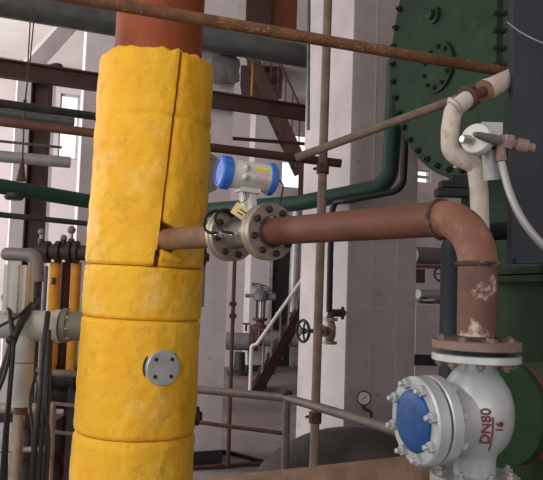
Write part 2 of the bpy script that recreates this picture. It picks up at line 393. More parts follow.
# dark plug on the right limb, and left nozzle with flange
for (px, py) in ((199, 415), (203, 256)):
    q = P(px, py, 3.22); d = (V((q.x-CX.x, q.y-CX.y, 0))).normalized()
    MB().lathe(q-d*.08, d, [(0, .03), (.07, .03), (.072, .042), (.09, .042), (.095, .02), (.105, .02)], 18).build('side_plug', M['bolt_dark'], col)
ql = P(77, 327, 3.2); qd = -X
MB().cyl(V((CX.x-.2, 3.2, ql.z)), V((ql.x-.035, 3.2, ql.z)), .066, n=32).build('side_nozzle', M['grey_green'], col)
flange(col, V((ql.x-.06, 3.2, ql.z)), X, .078, .026, M['grey_green'], 8, .009, .066, M['steel'], ph=.2)
col.rotation_euler.y = .018; col.location.x -= .018*1.62
# ------------------------------------------------------------------ red branch pipe run
xv = -223.0
def dep(px): return 1145.0/(px-xv)
def runp(px):
    q = P(px, 238-.0735*(px-185), dep(px)); return q
q1, q2 = runp(430), runp(185)
ZR = pipeZ; q1.z = q2.z = (q1.z+q2.z)/2; ZR = q1.z
RB = (q2-q1).normalized()                       # away from camera, to the left
def on(px):                                     # point of the run whose picture x is px
    lo, hi = -1.0, 2.5
    for _ in range(50):
        t = (lo+hi)/2; q = q1+RB*t; d = q-CAM; x_ = W/2+FPX*d.dot(RGT)/d.dot(FWD)
        if x_ > px: lo = t
        else: hi = t
    return q1+RB*lo
PR = .0445
run = thing('branch_pipe', on(441)-Z*.4, 'red-brown rusty pipe running from flow meter to the silver valve', 'pipe')
E1 = on(441)
MB().cyl(on(268), E1, PR, n=32).build('straight_pipe', M['red_rust'], run)
ER = .112
pts = [E1 - RB*ER*math.sin(math.pi/2*i/14) - Z*ER*(1-math.cos(math.pi/2*i/14)) for i in range(15)]
MB().tube(pts, PR+.001, n=32).build('elbow', M['elbow_rust'], run)
EB = pts[-1]
VX = EB.x; VY = EB.y
def vz(py): return P(477, py, VY).z
MB().cyl(V((VX, VY, vz(336))), EB, PR, n=32).build('riser', M['scale_rust'], run)
MB().torus(E1, RB, PR+.0015, .0065, 90, 8, .09).build('weld_seam', M['weld'], run)
MB().torus(EB, Z, PR+.0015, .0058, 90, 8, .09).build('weld_seam', M['weld'], run)
MB().torus(on(272), RB, PR+.002, .008, 60, 8, .09).build('weld_seam', M['weld'], run)
fz = vz(349)
ft = flange(run, V((VX, VY, fz)), Z, .101, .020, M['flange_rust'], 8, .0105, .082, M['flange_rust'], ph=.2, bh=.006)
MB().torus(V((VX, VY, fz+.022)), Z, PR+.003, .007, 60, 8, .09).build('weld_seam', M['weld'], run)
# short stub between the column and the meter
stub = thing('stub_pipe', on(180), 'short rusty pipe stub between the yellow column and flow meter', 'pipe')
MB().cyl(on(139), on(222), PR, n=32).build('straight_pipe', M['tan_rust'], stub)
# ------------------------------------------------------------------ flow meter
FN = -RB
mR, mL = on(270), on(233)
mt_ = thing('flow_meter', (mR+mL)/2-Z*.1, 'silver flow meter with grey display head and blue end caps', 'flow meter')
f1 = flange(mt_, mR-FN*.012, FN, .096, .024, M['steel'], 8, .0125, .074, M['bolt_dark'], ph=.3)
MB().disc(mR-FN*.036, FN, .094, .020, 40).build('flange', M['steel'], mt_)
f2 = flange(mt_, mL-FN*.012, FN, .096, .022, M['steel'], 8, .0125, .074, M['bolt_dark'], ph=.3)
MB().disc(mL-FN*.036, FN, .096, .020, 40).build('flange', M['steel'], mt_)
MB().lathe(mL, FN, [(0, .06), (.02, .046), ((mR-mL).length-.03, .046), ((mR-mL).length-.01, .06)], 28).build('meter_body', M['steel'], mt_)
# display head: horizontal drum
hc = P(248.5, 176, on(248).y); HA = (P(279, 181.5, hc.y+.03)-P(219.5, 172.5, hc.y-.055)); HA.normalize()
hl = .082; hr = .050
MB().lathe(hc-HA*hl, HA, [(0, hr-.004), (.004, hr), (2*hl-.004, hr), (2*hl, hr-.004)], 40).build('display_housing', M['meter_grey'], mt_)
for sg in (-1, 1):
    c_ = hc+HA*sg*(hl-.012)
    cap = MB().lathe(c_, HA*sg, [(0, hr+.002), (.002, hr+.006), (.034 if sg < 0 else .020, hr+.006), (.040 if sg < 0 else .026, hr), (.041 if sg < 0 else .027, hr*.86), (.037 if sg < 0 else .024, hr*.83), (.037 if sg < 0 else .024, .001)], 48).build('end_cap', M['blue_cap'], mt_)
    u, w = frame(HA)
    for i in range(12):
        a = 2*math.pi*i/12; d = u*math.cos(a)+w*math.sin(a)
        MB().box(c_+HA*sg*(.018 if sg < 0 else .011)+d*(hr+.0065), HA*(.014 if sg < 0 else .008), d.cross(HA)*.004, d*.0022).build('grip_rib', M['blue_cap'], cap)
# yoke neck
nb = MB(); nk = (mR+mL)/2
nb.bar(nk+Z*.03+FN*.012, V((hc.x, hc.y, hc.z-hr+.01))+HA*.012, .022, .026, FN); nb.bar(nk+Z*.03-FN*.03, V((hc.x, hc.y, hc.z-hr+.01))-HA*.02, .02, .026, FN)
nb.box(V((hc.x, hc.y, hc.z-hr-.002))+HA*.0, HA*.038, HA.cross(Z)*.028, Z*.008)
nb.build('neck', M['meter_grey'], mt_)
toC = (CAM-hc); toC -= HA*toC.dot(HA); toC.normalize(); upH = HA.cross(toC); upH = upH if upH.z > 0 else -upH
def on_drum(s, v, r=hr): # s along axis, v angle up from camera-facing
    d = toC*math.cos(v)+upH*math.sin(v); return hc+HA*s+d*r, d
def drum_patch(s0, s1, v0, v1, m_, name, t=.003, n=8):
    b = MB(); oo = []; ii = []
    for i in range(n+1):
        v = v0+(v1-v0)*i/n
        oo.append((on_drum(s0, v, hr+t)[0], on_drum(s1, v, hr+t)[0])); ii.append((on_drum(s0, v, hr-.001)[0], on_drum(s1, v, hr-.001)[0]))
    b.rings([[oo[i][0], oo[i][1], ii[i][1], ii[i][0]] for i in range(n+1)]); return b.build(name, m_, mt_)
drum_patch(.006, .068, -.45, .42, M['plate'], 'name_plate')
drum_patch(.010, .056, .52, .74, M['yellow_sticker'], 'sticker')
for i in range(4):
    drum_patch(.012, .060 if i % 2 else .05, -.30+.17*i, -.27+.17*i, M['plate_print'], 'printed_line', .0035, 2)
for v in (.52, -.12):
    p_, d_ = on_drum(-.028, v)
    k = MB().lathe(p_-d_*.004, d_, [(0, .013), (.010, .013), (.014, .010), (.016, .010)], 18).build('button', M['meter_grey'], mt_)
    MB().lathe(p_+d_*.012, d_, [(0, .0085), (.006, .0085), (.008, .006)], 14).build('button_cap', M['chrome'], k)
# paper tag, lead cables
tg = P(241, 212, hc.y-.075); tx = (P(250, 217, hc.y-.07)-P(234, 206, hc.y-.08)).normalized(); ty = (Z-tx*Z.dot(tx)).normalized()
MB().tube([tg-tx*.02+ty*.02, tg-tx*.012+ty*.05+Y*.03, V((hc.x-.01, hc.y-.02, hc.z-hr-.005))], .0015, n=6, smooth=5).build('tag_string', M['ink'], mt_)
tgo = MB().box(tg, tx*.030, ty*.021, tx.cross(ty)*.0015).build('paper_tag', M['paper_tag'], mt_)
tn = tx.cross(ty); tn = -tn if tn.y > 0 else tn
for k in range(2): MB().box(tg+tn*.002+ty*(.006-.013*k)+tx*(.004-.004*k), tx*(.014-.004*k), ty*.0022, tn*.0006).build('printed_line', M['ink'], tgo)
yc = on(240).y-.11
for k, pl in enumerate((((216, 233), (208, 232), (204, 226), (207, 216), (215, 211), (226, 212), (233, 216)), ((232, 233), (223, 231), (216, 224), (216, 215), (223, 210), (232, 211), (238, 215)))):
    MB().tube([P(x_, y_, yc+.02*i) for i, (x_, y_) in enumerate(pl)], .0055, n=8, smooth=6).build('cable', M['black_rubber'], mt_)
for (x_, y_) in ((217, 234), (233, 234), (243, 231)):
    q = P(x_, y_, yc+.02); MB().lathe(q+X*.02+Y*.02, V((-.9, -.5, .1)), [(0, .011), (.014, .011), (.016, .007), (.03, .007)], 6).build('cable_gland', M['chrome'], mt_)
# cable from the right end cap hanging to the flange
MB().tube([P(279, 180, hc.y+.03), P(283, 186, hc.y+.02), P(281, 198, hc.y+.02), P(278, 209, hc.y+.03)], .003, n=8, smooth=6).build('cable', M['black_rubber'], mt_)
# ------------------------------------------------------------------ second round instrument peeping out behind the column
ic = P(204, 173, 3.9)
ins = thing('instrument_head', ic-Z*.2, 'dull grey round instrument head half hidden behind the yellow column', 'instrument')
ia = V((.35, -.9, .05))
MB().lathe(ic-ia.normalized()*.09, ia, [(0, .05), (.03, .1), (.1, .115), (.12, .112), (.135, .095), (.145, .05), (.147, .001)], 32).build('housing', M['grey_pvc'], ins)
MB().cyl(ic+Y*.05, V((CX.x, 3.3, ic.z)), .03).build('mount_arm', M['dark_steel'], ins)
MB().cyl(ic-Z*.1, ic-Z*.75, .03).build('stem', M['pale_pipe'], ins)
bolts(ins, ic+ia.normalized()*.045, ia.normalized(), .075, 6, .008, .008, M['bolt_dark'], .3)
# ------------------------------------------------------------------ silver check valve
VC = V((VX, VY, vz(414)))
val = thing('check_valve', V((VX, VY, vz(470))), 'silver painted valve with blue centred round cover and cast lettering', 'valve')
zt, zb_ = vz(361), vz(474)
H0 = VC.z
prof = [(zb_, .047), (vz(456), .047), (vz(451), .053), (vz(444), .068), (vz(435), .079), (vz(424), .085), (vz(412), .087), (vz(400), .084), (vz(388), .076), (vz(379), .063), (vz(371), .050), (vz(366), .046), (zt, .046)]
MB().lathe(V((VX, VY, 0)), Z, prof, 56).build('valve_body', M['silver_paint'], val, 60)
def vr(z):
    for (za, ra), (zb2, rb2) in zip(prof, prof[1:]):
        if za <= z <= zb2: return ra+(rb2-ra)*(z-za)/(zb2-za)
    return .05
tf = flange(val, V((VX, VY, zt)), Z, .101, .017, M['silver_paint'], 8, .011, .082, None)
bolts(tf, V((VX, VY, zt)), -Z, .082, 8, .0105, .011, M['flange_rust'], .2, stub=.4)
MB().cyl(V((VX, VY, zt+.017)), V((VX, VY, fz)), .07, n=32).build('gasket', M['black_rubber'], val)
bfz = zb_-.018
b2 = flange(val, V((VX, VY, bfz)), Z, .10, .018, M['silver_paint'], 8, .011, .082, M['bolt_steel'], ph=.2)
D = V((-math.cos(math.radians(20.5)), -math.sin(math.radians(20.5)), -.035)).normalized()
bc = V((VX, VY, vz(416)))
L_ = .163
MB().lathe(bc, D, [(0, .075), (.05, .080), (L_-.075, .080), (L_-.066, .086)], 48).build('bonnet_barrel', M['silver_paint'], val)
MB().disc(bc+D*(L_-.066), D, .098, .028, 56, 0, .003).build('bonnet_flange', M['silver_paint'], val)
cv = MB().lathe(bc+D*(L_-.033), D, [(0, .095), (.003, .098), (.029, .098), (.033, .094), (.033, .072)] + [(.033, .001)], 56).build('bonnet_cover', M['silver_paint'], val)
MB().cyl(bc+D*(L_-.039), bc+D*(L_-.032), .088, n=40).build('gasket', M['black_rubber'], val)
bd = MB(); bd.lathe(bc+D*(L_-.001), D, [(0, .069), (.006, .068), (.010, .062), (.012, .04), (.0125, .001)], 48, wob=.03).build('cover_boss', M['blue_paint'], val)
bolts(cv, bc+D*L_, D, .083, 8, .0125, .012, M['silver_paint'], .35, stub=.9)
bolts(cv, bc+D*(L_-.066), -D, .086, 8, .0125, .012, M['silver_paint'], -.35, stub=.5)
# pipe below the valve
lp = thing('drop_pipe', V((VX, VY, 0)), 'silver pipe below the valve going down out of view', 'pipe')
flange(lp, V((VX, VY, bfz-.024)), Z, .10, .02, M['silver_paint'], 8, .011, .082, None)
MB().cyl(V((VX, VY, 0)), V((VX, VY, bfz-.02)), .046, n=28).build('straight_pipe', M['silver_paint'], lp)
# cast lettering wrapped on the body
def letters(txt, size, cpx, cpy, rot, name):
    cu = bpy.data.curves.new('t', 'FONT'); cu.body = txt; cu.size = size; cu.align_x = 'CENTER'; cu.align_y = 'CENTER'; cu.extrude = .0022; cu.offset = size*.018; cu.resolution_u = 3
    to = bpy.data.objects.new('t', cu); me = bpy.data.meshes.new_from_object(to)
    bm = bmesh.new(); bm.from_mesh(me); bmesh.ops.triangulate(bm, faces=bm.faces); bmesh.ops.subdivide_edges(bm, edges=[e for e in bm.edges if e.calc_length() > .008], cuts=2); bm.to_mesh(me); bm.free()
    d = ray(cpx, cpy); oo = CAM-V((VX, VY, 0)); t = 1.3
    for _ in range(800):
        p = CAM+d*t
        if math.hypot(p.x-VX, p.y-VY) < vr(p.z): break
        t += .0008
    a0 = math.atan2(p.y-VY, p.x-VX); z0 = p.z; cr, sr = math.cos(rot), math.sin(rot); r0 = vr(z0); b = MB()
    vs = []
    for v in me.vertices:
        x_ = v.co.x*cr-v.co.y*sr; y_ = v.co.x*sr+v.co.y*cr; z = z0+y_; a = a0+x_/r0; r = vr(z)+v.co.z+.0012
        vs.append(V((VX+math.cos(a)*r, VY+math.sin(a)*r, z)))
    b.add(vs, [tuple(q.vertices) for q in me.polygons]); o = b.build(name, M['red_letter'], val)
    bpy.data.objects.remove(to); bpy.data.curves.remove(cu); bpy.data.meshes.remove(me); return o
letters('DN80', .0315, 486, 426.5, math.pi/2, 'lettering')
letters('16', .024, 499.5, 427, math.pi/2, 'lettering')
zl0, zl1 = vz(444), vz(410); _d = ray(492.5, 426); al = None; t = 1.3
while math.hypot((CAM+_d*t).x-VX, (CAM+_d*t).y-VY) > vr((CAM+_d*t).z): t += .0008
al = math.atan2((CAM+_d*t).y-VY, (CAM+_d*t).x-VX); ub = MB(); rr_ = []
for k in range(13):
    z = zl0+(zl1-zl0)*k/12
    rr_.append([V((VX+math.cos(al+da)*(vr(z)+dr), VY+math.sin(al+da)*(vr(z)+dr), z)) for da, dr in ((-.016, -.002), (-.016, .003), (.016, .003), (.016, -.002))])
ub.rings(rr_).build('underline', M['red_letter'], val)
# ------------------------------------------------------------------ upper rusty tube and scaffold
def pole(name, p0, p1, r, m_, label, cat='pipe', n=14, group=None):
    return MB().cyl(p0, p1, r, n=n).solo(name, M[m_], label, cat, group, base=p0)
pole('scaffold_tube', P(40, -8.5, 2.25), P(530, 76, 3.0), .0225, 'scaffold_rust', 'flaking rusty tube crossing the top of the picture above the yellow column', 'tube')
sp = thing('scaffold_pole', PZ(316, 420, 0) if False else V((P(318, 285, 3.75).x, 3.75, 0)), 'vertical rusty scaffold pole in front of the white pillar face', 'pole')
b0 = V((P(318.5, 285, 3.75).x, 3.75, 0)); tp = P(328.5, -20, 3.75); bt = P(314.5, 440, 3.75); dd = (tp-bt).normalized()
pb = bt-dd*((bt.z-.0)/dd.z); OFF[sp] = pb; sp.location = pb
MB().cyl(pb, tp+dd*.6, .024, n=16).build('tube', M['pole_rust'], sp)
def clamp(parent, c, ax, m_='dark_rust', r=.034):
    b = MB().cyl(c-ax*.028, c+ax*.028, r, n=14); u, w = frame(ax); b.box(c+u*r, ax*.022, u*.012, w*.02)
    o = b.build('clamp', M[m_], parent); bolt(o, c+u*(r+.01)+w*.012, w, .009, .012, M['bolt_dark']); bolt(o, c-w*r-u*.01, -w, .009, .012, M['bolt_dark']); return o
def at_pole(py): # point of pole at picture height
    q = P(0, py, 3.75); t = (q.z-pb.z)/dd.z; return pb+dd*t
clamp(sp, at_pole(158), dd); clamp(sp, at_pole(407), dd)
hA = P(-30, 118, 3.62); hB = P(341, 163.5, 3.83)
pole('scaffold_tube', hA, hB, .024, 'dark_rust', 'dark rusty horizontal scaffold tube passing behind the yellow column to the pole', 'tube')
pole('scaffold_tube', P(296, 158, 3.66), P(462, 97, 3.42), .022, 'pole_rust', 'tan tube rising rightward from the pole clamp to the green machine', 'tube')
# ------------------------------------------------------------------ railing at the bottom centre
rl = thing('pipe_railing', P(287, 440, 4.0), 'low grey pipe railing crossing from yellow column towards the silver valve', 'railing')
ra, rb, rc = P(180, 388, 4.35), P(287, 398, 4.0), P(414, 436, 3.1)
MB().tube([ra, rb, P(318, 407, 3.68), rc], .0235, n=14).build('top_rail', M['rail_grey'], rl)
rbb = V((rb.x, rb.y, P(287, 445, 4.0).z))
MB().cyl(V((rb.x, rb.y, 0)), rb, .022, n=14).build('post', M['rail_grey'], rl)
MB().cyl(P(180, 420, 4.35), P(289, 434, 4.0), .012, n=10).build('mid_rail', M['dark_rust'], rl)
MB().sphere(rb+Z*.03, .034, sq=.5).build('post_cap', M['dark_rust'], rl)
# ------------------------------------------------------------------ dark tank with dished end, rusty bottom beam
hp = P(350, 551, 4.2); HR = (P(350, 427, 4.2)-hp).length-.22
tk = thing('pipe_bend', V((hp.x, hp.y, 0)), 'big dark grey arched pipe bend behind the rusty beam, before the grey pillar', 'pipe')
hx = V((math.cos(math.radians(-6)), math.sin(math.radians(-6)), 0))
arc = [hp+hx*HR*math.cos(math.pi*i/30)+Z*HR*math.sin(math.pi*i/30) for i in range(31)]
arc = [V((arc[0].x, arc[0].y, 0.02))]+arc+[V((arc[-1].x, arc[-1].y, .02))]
MB().tube(arc, .22, n=40).build('bend', M['tank_grey'], tk, 50)
for k in (12, 21): MB().torus(arc[k], (arc[k+1]-arc[k-1]).normalized(), .219, .004, 40, 6).build('weld_seam', M['tank_grey'], tk)
for e in (arc[0], arc[-1]): MB().disc(V((e.x, e.y, 0)), Z, .28, .025, 36).build('foot_flange', M['dark_steel'], tk)
bmA, bmB = P(150, 489, 2.05), P(470, 453, 2.45)
bb = MB(); bb.bar(bmA-Z*.0, bmB, .055, .012); sd = (bmB-bmA).normalized().cross(Z).normalized()
bb.bar(bmA-Z*.035+sd*.024, bmB-Z*.035+sd*.024, .008, .07)
bb.solo('angle_beam', M['beam_tan'], 'rusty tan angle-iron beam along the bottom edge left of the valve', 'beam', base=bmA)
# gauge on the pillar foot
gc = P(364, 398, 4.9); ga = V((-.12, -1, 0)).normalized()
gg = thing('pressure_gauge', gc-Z*.1, 'small round white dial gauge in front of the grey pillar', 'gauge')
MB().lathe(gc, ga, [(-.03, .045), (.0, .050), (.012, .050), (.014, .043), (.006, .043), (.006, .001)], 32).build('case', M['dark_steel'], gg)
MB().disc(gc+ga*.0065, ga, .042, .002, 32, 0, .0003).build('dial_face', M['dial'], gg)
MB().bar(gc+ga*.010-X*.012-Z*.01, gc+ga*.010+X*.024+Z*.02, .006, .002, ga).build('needle', M['ink'], gg)
MB().tube([gc-Z*.045, gc-Z*.075, gc-Z*.09+X*.05, P(372, 424, 4.9), P(373, 425, 5.14)], .011, bend=.02, n=10).build('gauge_stem', M['dark_rust'], gg)
# ------------------------------------------------------------------ hand valve hung on the thin black pipe
bp_ = lambda x_, y_: P(x_, y_, 4.62)
blk = thing('black_pipe', bp_(333, 330), 'thin black pipe bending down the whitewashed pillar to a small hand valve', 'pipe')
MB().tube([P(405, 120, 4.52), P(405, 150, 4.52), P(403, 190, 4.52), P(345, 201, 4.75), P(333, 202, 4.85), P(330.5, 250, 4.85), P(329.2, 312, 4.85)], .022, bend=.09, n=12).build('pipe_run', M['black_rubber'], blk)
vb = thing('hand_valve', P(329, 338, 4.8), 'small dark hand valve with spoked wheel beside the scaffold pole', 'valve')
vq = P(330, 331, 4.85)
MB().lathe(vq-Z*.09, Z, [(0, .05), (.02, .05), (.021, .028), (.06, .04), (.12, .04), (.158, .028), (.16, .05), (.18, .05)], 20).build('valve_body', M['steel'], vb)
vw = P(303, 331, 4.6); va = (vw-vq).normalized()
MB().lathe(vq, va, [(0, .03), (.08, .026), (.085, .04), (.1, .04), (.105, .016), ((vw-vq).length, .012)], 16).build('bonnet', M['tan_rust'], vb)
wheel(vb, vw, V((-.9, -.55, 0)), .070, .010, M['panel_blue'])
MB().tube([P(330, 319, 4.85), P(331, 313, 4.85), P(343, 313, 4.95)], .028, n=12).build('branch', M['dark_rust'], vb)
MB().lathe(P(341, 313, 4.93), X, [(0, .028), (.002, .045), (.02, .045), (.022, .02)], 16).build('branch_flange', M['dark_rust'], vb)
# ------------------------------------------------------------------ green pipe with elbow in front of grey pillar
gp = [P(-60, 176, 5.0), P(160, 213.5, 6.0), P(300, 203, 5.1), P(389, 186, 4.62), P(393, 130, 4.62), P(396, 60, 4.62)]
gpo = thing('green_pipe', gp[1], 'long dark green pipe passing behind the column and turning up at the pillar', 'pipe')
MB().tube(gp, .058, bend=.14, n=22).build('pipe_run', M['pipe_green'], gpo)
MB().lathe(P(14, 196, 5.30), Z, [(-.03, .06), (-.01, .075), (.02, .075)], 18).build('pipe_shoe', M['dark_steel'], gpo)
# ------------------------------------------------------------------ green machine: big bolted cover, flanges, base
gx = -A
GC = P(478, 18, 3.75); GR = 164/FPX*3.78
gm = thing('green_machine', V((GC.x+.5, GC.y+.4, 0)), 'large dark green machine with a round bolted cover plate', 'machine')
MB().lathe(GC, -gx, [(0, GR-.004), (.004, GR), (.05, GR), (.051, GR*.97), (.07, GR*.97), (.071, GR), (.12, GR), (.121, GR*.93), (1.1, GR*.93)], 72).build('drum', M['machine_green'], gm)
cvp = MB().disc(GC, gx, GR*.985, .012, 72).build('cover_plate', M['machine_green'], gm)
bolts(cvp, GC+gx*.012, gx, GR*.945, 44, .019, .022, M['bolt_green'], .2)
# blank cover with bolts
bq = PP(441, 68, GC, gx)
mc = MB().lathe(bq+gx*.01, gx, [(0, .15), (.02, .15), (.022, .146), (.022, .001)], 40).build('hatch', M['machine_green'], gm)
bolts(mc, bq+gx*.032, gx, .12, 10, .015, .014, M['bolt_green'], .3)
kq = PP(437, 16, GC, gx); MB().lathe(kq, gx, [(0, .05), (.03, .05), (.035, .03), (.06, .028), (.064, .015)], 16).build('plug', M['bolt_green'], gm)
# upright bolted joint strip at the right of the cover
js = P(500, 40, 3.02)
jb = thing('bolted_joint_strip', V((js.x, js.y, 1.0)), 'dark green upright bolted strip beside the blue-grey panel', 'machine part') if False else None
jt = P(499, -40, 3.3); jl = V((jt.x, jt.y, P(499, 80, 3.3).z))
jm = MB().bar(jl, jt+Z*.2, .05, .03, X).build('joint_strip', M['machine_green'], gm)
for i in range(8):
    z = jl.z+.06+(jt.z-jl.z)*i/7
    for dx in (-.026, .018): bolt(jm, V((jl.x+dx, jl.y-.025, z)), -Y, .014, .02, M['bolt_green'])
# floor stand of the drum
MB().box(V((GC.x+.55, GC.y+.45, (GC.z-GR*.9)/2)), A*.25, B*.25, Z*((GC.z-GR*.9)/2)).build('pedestal', M['machine_green'], gm)
# lower green casing behind the valve
lg = thing('green_casing', V((1.0, 2.5, 0)), 'dark green steel casing with flanged top behind the silver valve', 'machine')
gl = P(499, 280, 2.8); gw = .5
def gb(z0, z1, grow, d0=0): return MB().box(V((gl.x+gw+0, 2.55, (z0+z1)/2)), X*(gw+grow), Y*(.25+grow), Z*(z1-z0)/2)
ztopc = P(520, 281, 2.3).z
gb(0, ztopc, 0).build('casing', M['machine_green'], lg)
g1 = gb(ztopc, ztopc+.022, .05).build('casing_flange', M['machine_green'], lg)
g2 = gb(ztopc+.028, ztopc+.050, .05).build('casing_flange', M['machine_green'], lg)
for i in range(6): bolt(g1, V((gl.x+.0+.085*i, 2.27, ztopc)), -Z, .012, .014, M['dark_rust'])
# nozzle with flange ring, right behind the valve
nc = P(497, 412, 2.15); nx = -A
nz_ = MB().lathe(nc-nx*.34, nx, [(0, .15), (.27, .15), (.28, .14)], 40).build('nozzle', M['casing_olive'], lg)
nf = MB().disc(nc-nx*.075, nx, .158, .020, 48).build('nozzle_flange', M['dark_rust'], lg); MB().disc(nc-nx*.050, nx, .158, .022, 48).build('nozzle_flange', M['machine_green'], lg)
bolts(nf, nc-nx*.075, -nx, .138, 12, .012, .014, M['dark_rust'])
# ------------------------------------------------------------------ blue-grey panel at the right
pl_ = P(508, 130, 2.14); 
pn = thing('steel_column', V((pl_.x+.2, 2.2, ztopc+.05)), 'dark blue-grey steel column at the right edge of the picture', 'column')
zp0 = ztopc+.05; zp1 = 4.3
MB().box(V((pl_.x+.25, 2.12, (zp0+zp1)/2)), X*.25, Y*.02, Z*(zp1-zp0)/2).build('steel_plate', M['panel_blue'], pn)
MB().box(V((pl_.x+.26, 2.12, zp0+.006)), X*.25, Y*.03, Z*.006).build('base_plate', M['panel_blue'], pn)
# thin wire across panel top
MB().tube([P(507, 22, 2.04), P(522, 33, 2.05), P(545, 44, 2.05), P(565, 50, 2.06)], .0022, n=6, smooth=4).solo('wire', M['pale_pipe'], 'thin pale wire sagging across the top of the blue-grey column', 'wire')
# ------------------------------------------------------------------ white lagged gooseneck
gy = 2.02
def G(x_, y_, d=0): return P(x_, y_, gy+d)
gk = thing('gooseneck_pipe', G(482, 230), 'off-white lagged pipe bending in an S above the rusty elbow', 'pipe')
MB().tube([G(470, 97, .05), G(453, 110, .02), G(450, 130), G(450, 152), G(464, 160, -.01), G(476, 165), G(479, 190), G(482, 300)], .0265, bend=.05, n=18).build('lagged_pipe', M['lagging'], gk, 50)
for (x_, y_, ax) in ((455, 108, V((-.8, 0, -.6))), (460, 158, V((.9, 0, -.4)))):
    MB().torus(G(x_, y_, .01), ax, .027, .006, 20, 8, .35).build('lagging_joint', M['lagging'], gk)
fa = (G(490, 88, .10)-G(466, 99, .04)).normalized()
flange(gk, G(466, 99, .042), fa, .038, .012, M['dark_rust'], 4, .007, .030, M['bolt_dark'])
MB().disc(G(483, 91.5, .08), fa, .034, .010, 24).build('flange', M['tan_rust'], gk)
MB().cyl(G(466, 99, .04), G(487, 89.5, .088), .017, n=14).build('connecting_pipe', M['dark_rust'], gk)
MB().lathe(G(485, 90.5, .085), fa, [(0, .028), (.012, .034), (.03, .032), (.2, .030)], 18).build('lagged_stub', M['lagging'], gk)
# pressure transmitter
ty_ = 1.88
def T(x_, y_, d=0): return P(x_, y_, ty_+d)
tr = thing('pressure_transmitter', T(480, 160), 'grey round pressure transmitter on the white pipe with a brass fitting', 'transmitter')
tx_ = V((-.62, -.78, .1)).normalized(); tcn = T(475, 138)
MB().lathe(tcn-tx_*.06, tx_, [(0, .028), (.02, .038), (.03, .043), (.054, .043), (.060, .040), (.063, .026), (.064, .001)], 32).build('housing', M['meter_grey'], tr)
MB().lathe(T(467, 138, -.02)-tx_*.02, V((-.9, -.4, 0)), [(0, .013), (.025, .013), (.028, .010)], 6).build('cap_nut', M['chrome'], tr)
MB().box(T(489, 136, .03), X*.028, Y*.03, Z*.032).build('terminal_box', M['pale_pipe'], tr)
MB().cyl(T(490, 150, .05), T(492, 180, .06), .024, n=14).build('conduit', M['pale_pipe'], tr)
MB().lathe(T(474, 134, -.05), (T(503, 142)-T(474, 134, -.05)), [(0, .006), (.02, .010), (.07, .014), (.085, .014)], 12).build('stem', M['far_grey'], tr)
nA = (T(532, 148)-T(499, 140)).normalized()
MB().lathe(T(499, 140), nA, [(0, .017), (.018, .017), (.0185, .022), (.036, .022), (.0365, .014), (.05, .014)], 6).build('brass_fitting', M['pole_rust'], tr)
MB().lathe(T(503, 141), nA, [(0, .020), (.018, .020)], 6).build('union_nut', M['chrome'], tr)
MB().lathe(T(516, 144), nA, [(0, .014), (.004, .019), (.03, .019), (.031, .012), (.05, .012), (.052, .004)], 14).build('threaded_nipple', M['pole_rust'], tr)
MB().lathe(T(501, 150), (T(501.5, 160)-T(501, 150)), [(-.012, .012), (.012, .014), (.03, .014), (.032, .011)], 12).build('hose_nut', M['pole_rust'], tr)
MB().tube([T(501, 156), T(504, 172), T(511, 196, -.02), T(522, 219, -.04), T(536, 238, -.05), T(556, 258, -.05)], .0105, n=12, smooth=8).build('hose', M['pale_pipe'], tr)
# black pipe clamp lumps and dark post behind the riser
dp = P(449.5, 300, 2.25)
dpo = thing('dark_post', V((dp.x, dp.y, 0)), 'dark blue-black pipe post behind the rusty vertical riser', 'post')
MB().tube([V((dp.x, dp.y, 0)), V((dp.x, dp.y, P(450, 234, 2.25).z)), V((dp.x+.22, dp.y+.1, P(450, 226, 2.25).z))], .030, bend=.06, n=20).build('pipe', M['panel_blue'], dpo)
cq = P(452, 193, 2.2)
bkt = thing('pipe_saddle', cq-Z*.03, 'black stepped bracket block above the rusty elbow', 'bracket')
b = MB().box(cq, X*.05, Y*.03, Z*.012); b.box(cq+Z*.026+X*.006, X*.044, Y*.028, Z*.010); b.box(cq+Z*.045+X*.03, X*.035, Y*.025, Z*.009); b.build('block', M['black_rubber'], bkt)
MB().box(V((cq.x+.07, cq.y+.02, cq.z+.0)), X*.03, Y*.02, Z*.05).build('bracket_arm', M['machine_green'], bkt)
# ------------------------------------------------------------------ gap between pillar and post: far pipes
pole('wall_pipe', P(412, 255, 8.0), P(470, 258, 8.6), .10, 'far_grey', 'grey horizontal pipe high in the gap right of the grey pillar', 'pipe', 18)
pole('wall_pipe', P(418, 294, 8.0), P(470, 295, 8.4), .055, 'pale_pipe', 'pale short horizontal pipe low in the gap right of the grey pillar', 'pipe', 18)
pole('wall_pipe', P(412, 266, 8.0), P(470, 268.5, 8.5), .022, 'tan_rust', 'thin brown pipe under the grey pipe in the gap', 'pipe', 10)
hv = thing('far_valve', P(428, 305, 7.8), 'small black far valve on pale pipe end in the gap', 'valve')
MB().lathe(P(418, 304, 7.8), X, [(0, .03), (.02, .05), (.05, .05), (.06, .03), (.12, .04), (.18, .04), (.2, .06), (.23, .06), (.3, .045), (.34, .03)], 14).build('valve_body', M['dark_steel'], hv)
wheel(hv, P(424, 298, 7.8), Z, .05, .008, M['black_rubber'])
hw = thing('wall_handwheel', P(442, 275, 7.9), 'black spoked handwheel half hidden behind the dark post', 'handwheel')
wheel(hw, P(442, 274, 7.9), Y+X*.4, .085, .012, M['black_rubber'])
MB().cyl(P(442, 274, 7.9), P(442, 274, 8.6), .014, n=8).build('spindle', M['dark_steel'], hw)
jbx = MB().box(P(419, 276, 8.0), X*.06, Y*.04, Z*.08).solo('junction_box', M['brown_steel'], 'small brown box on far wall in the gap below the grey pipe', 'box')
lw = P(424, 330, 7.2)
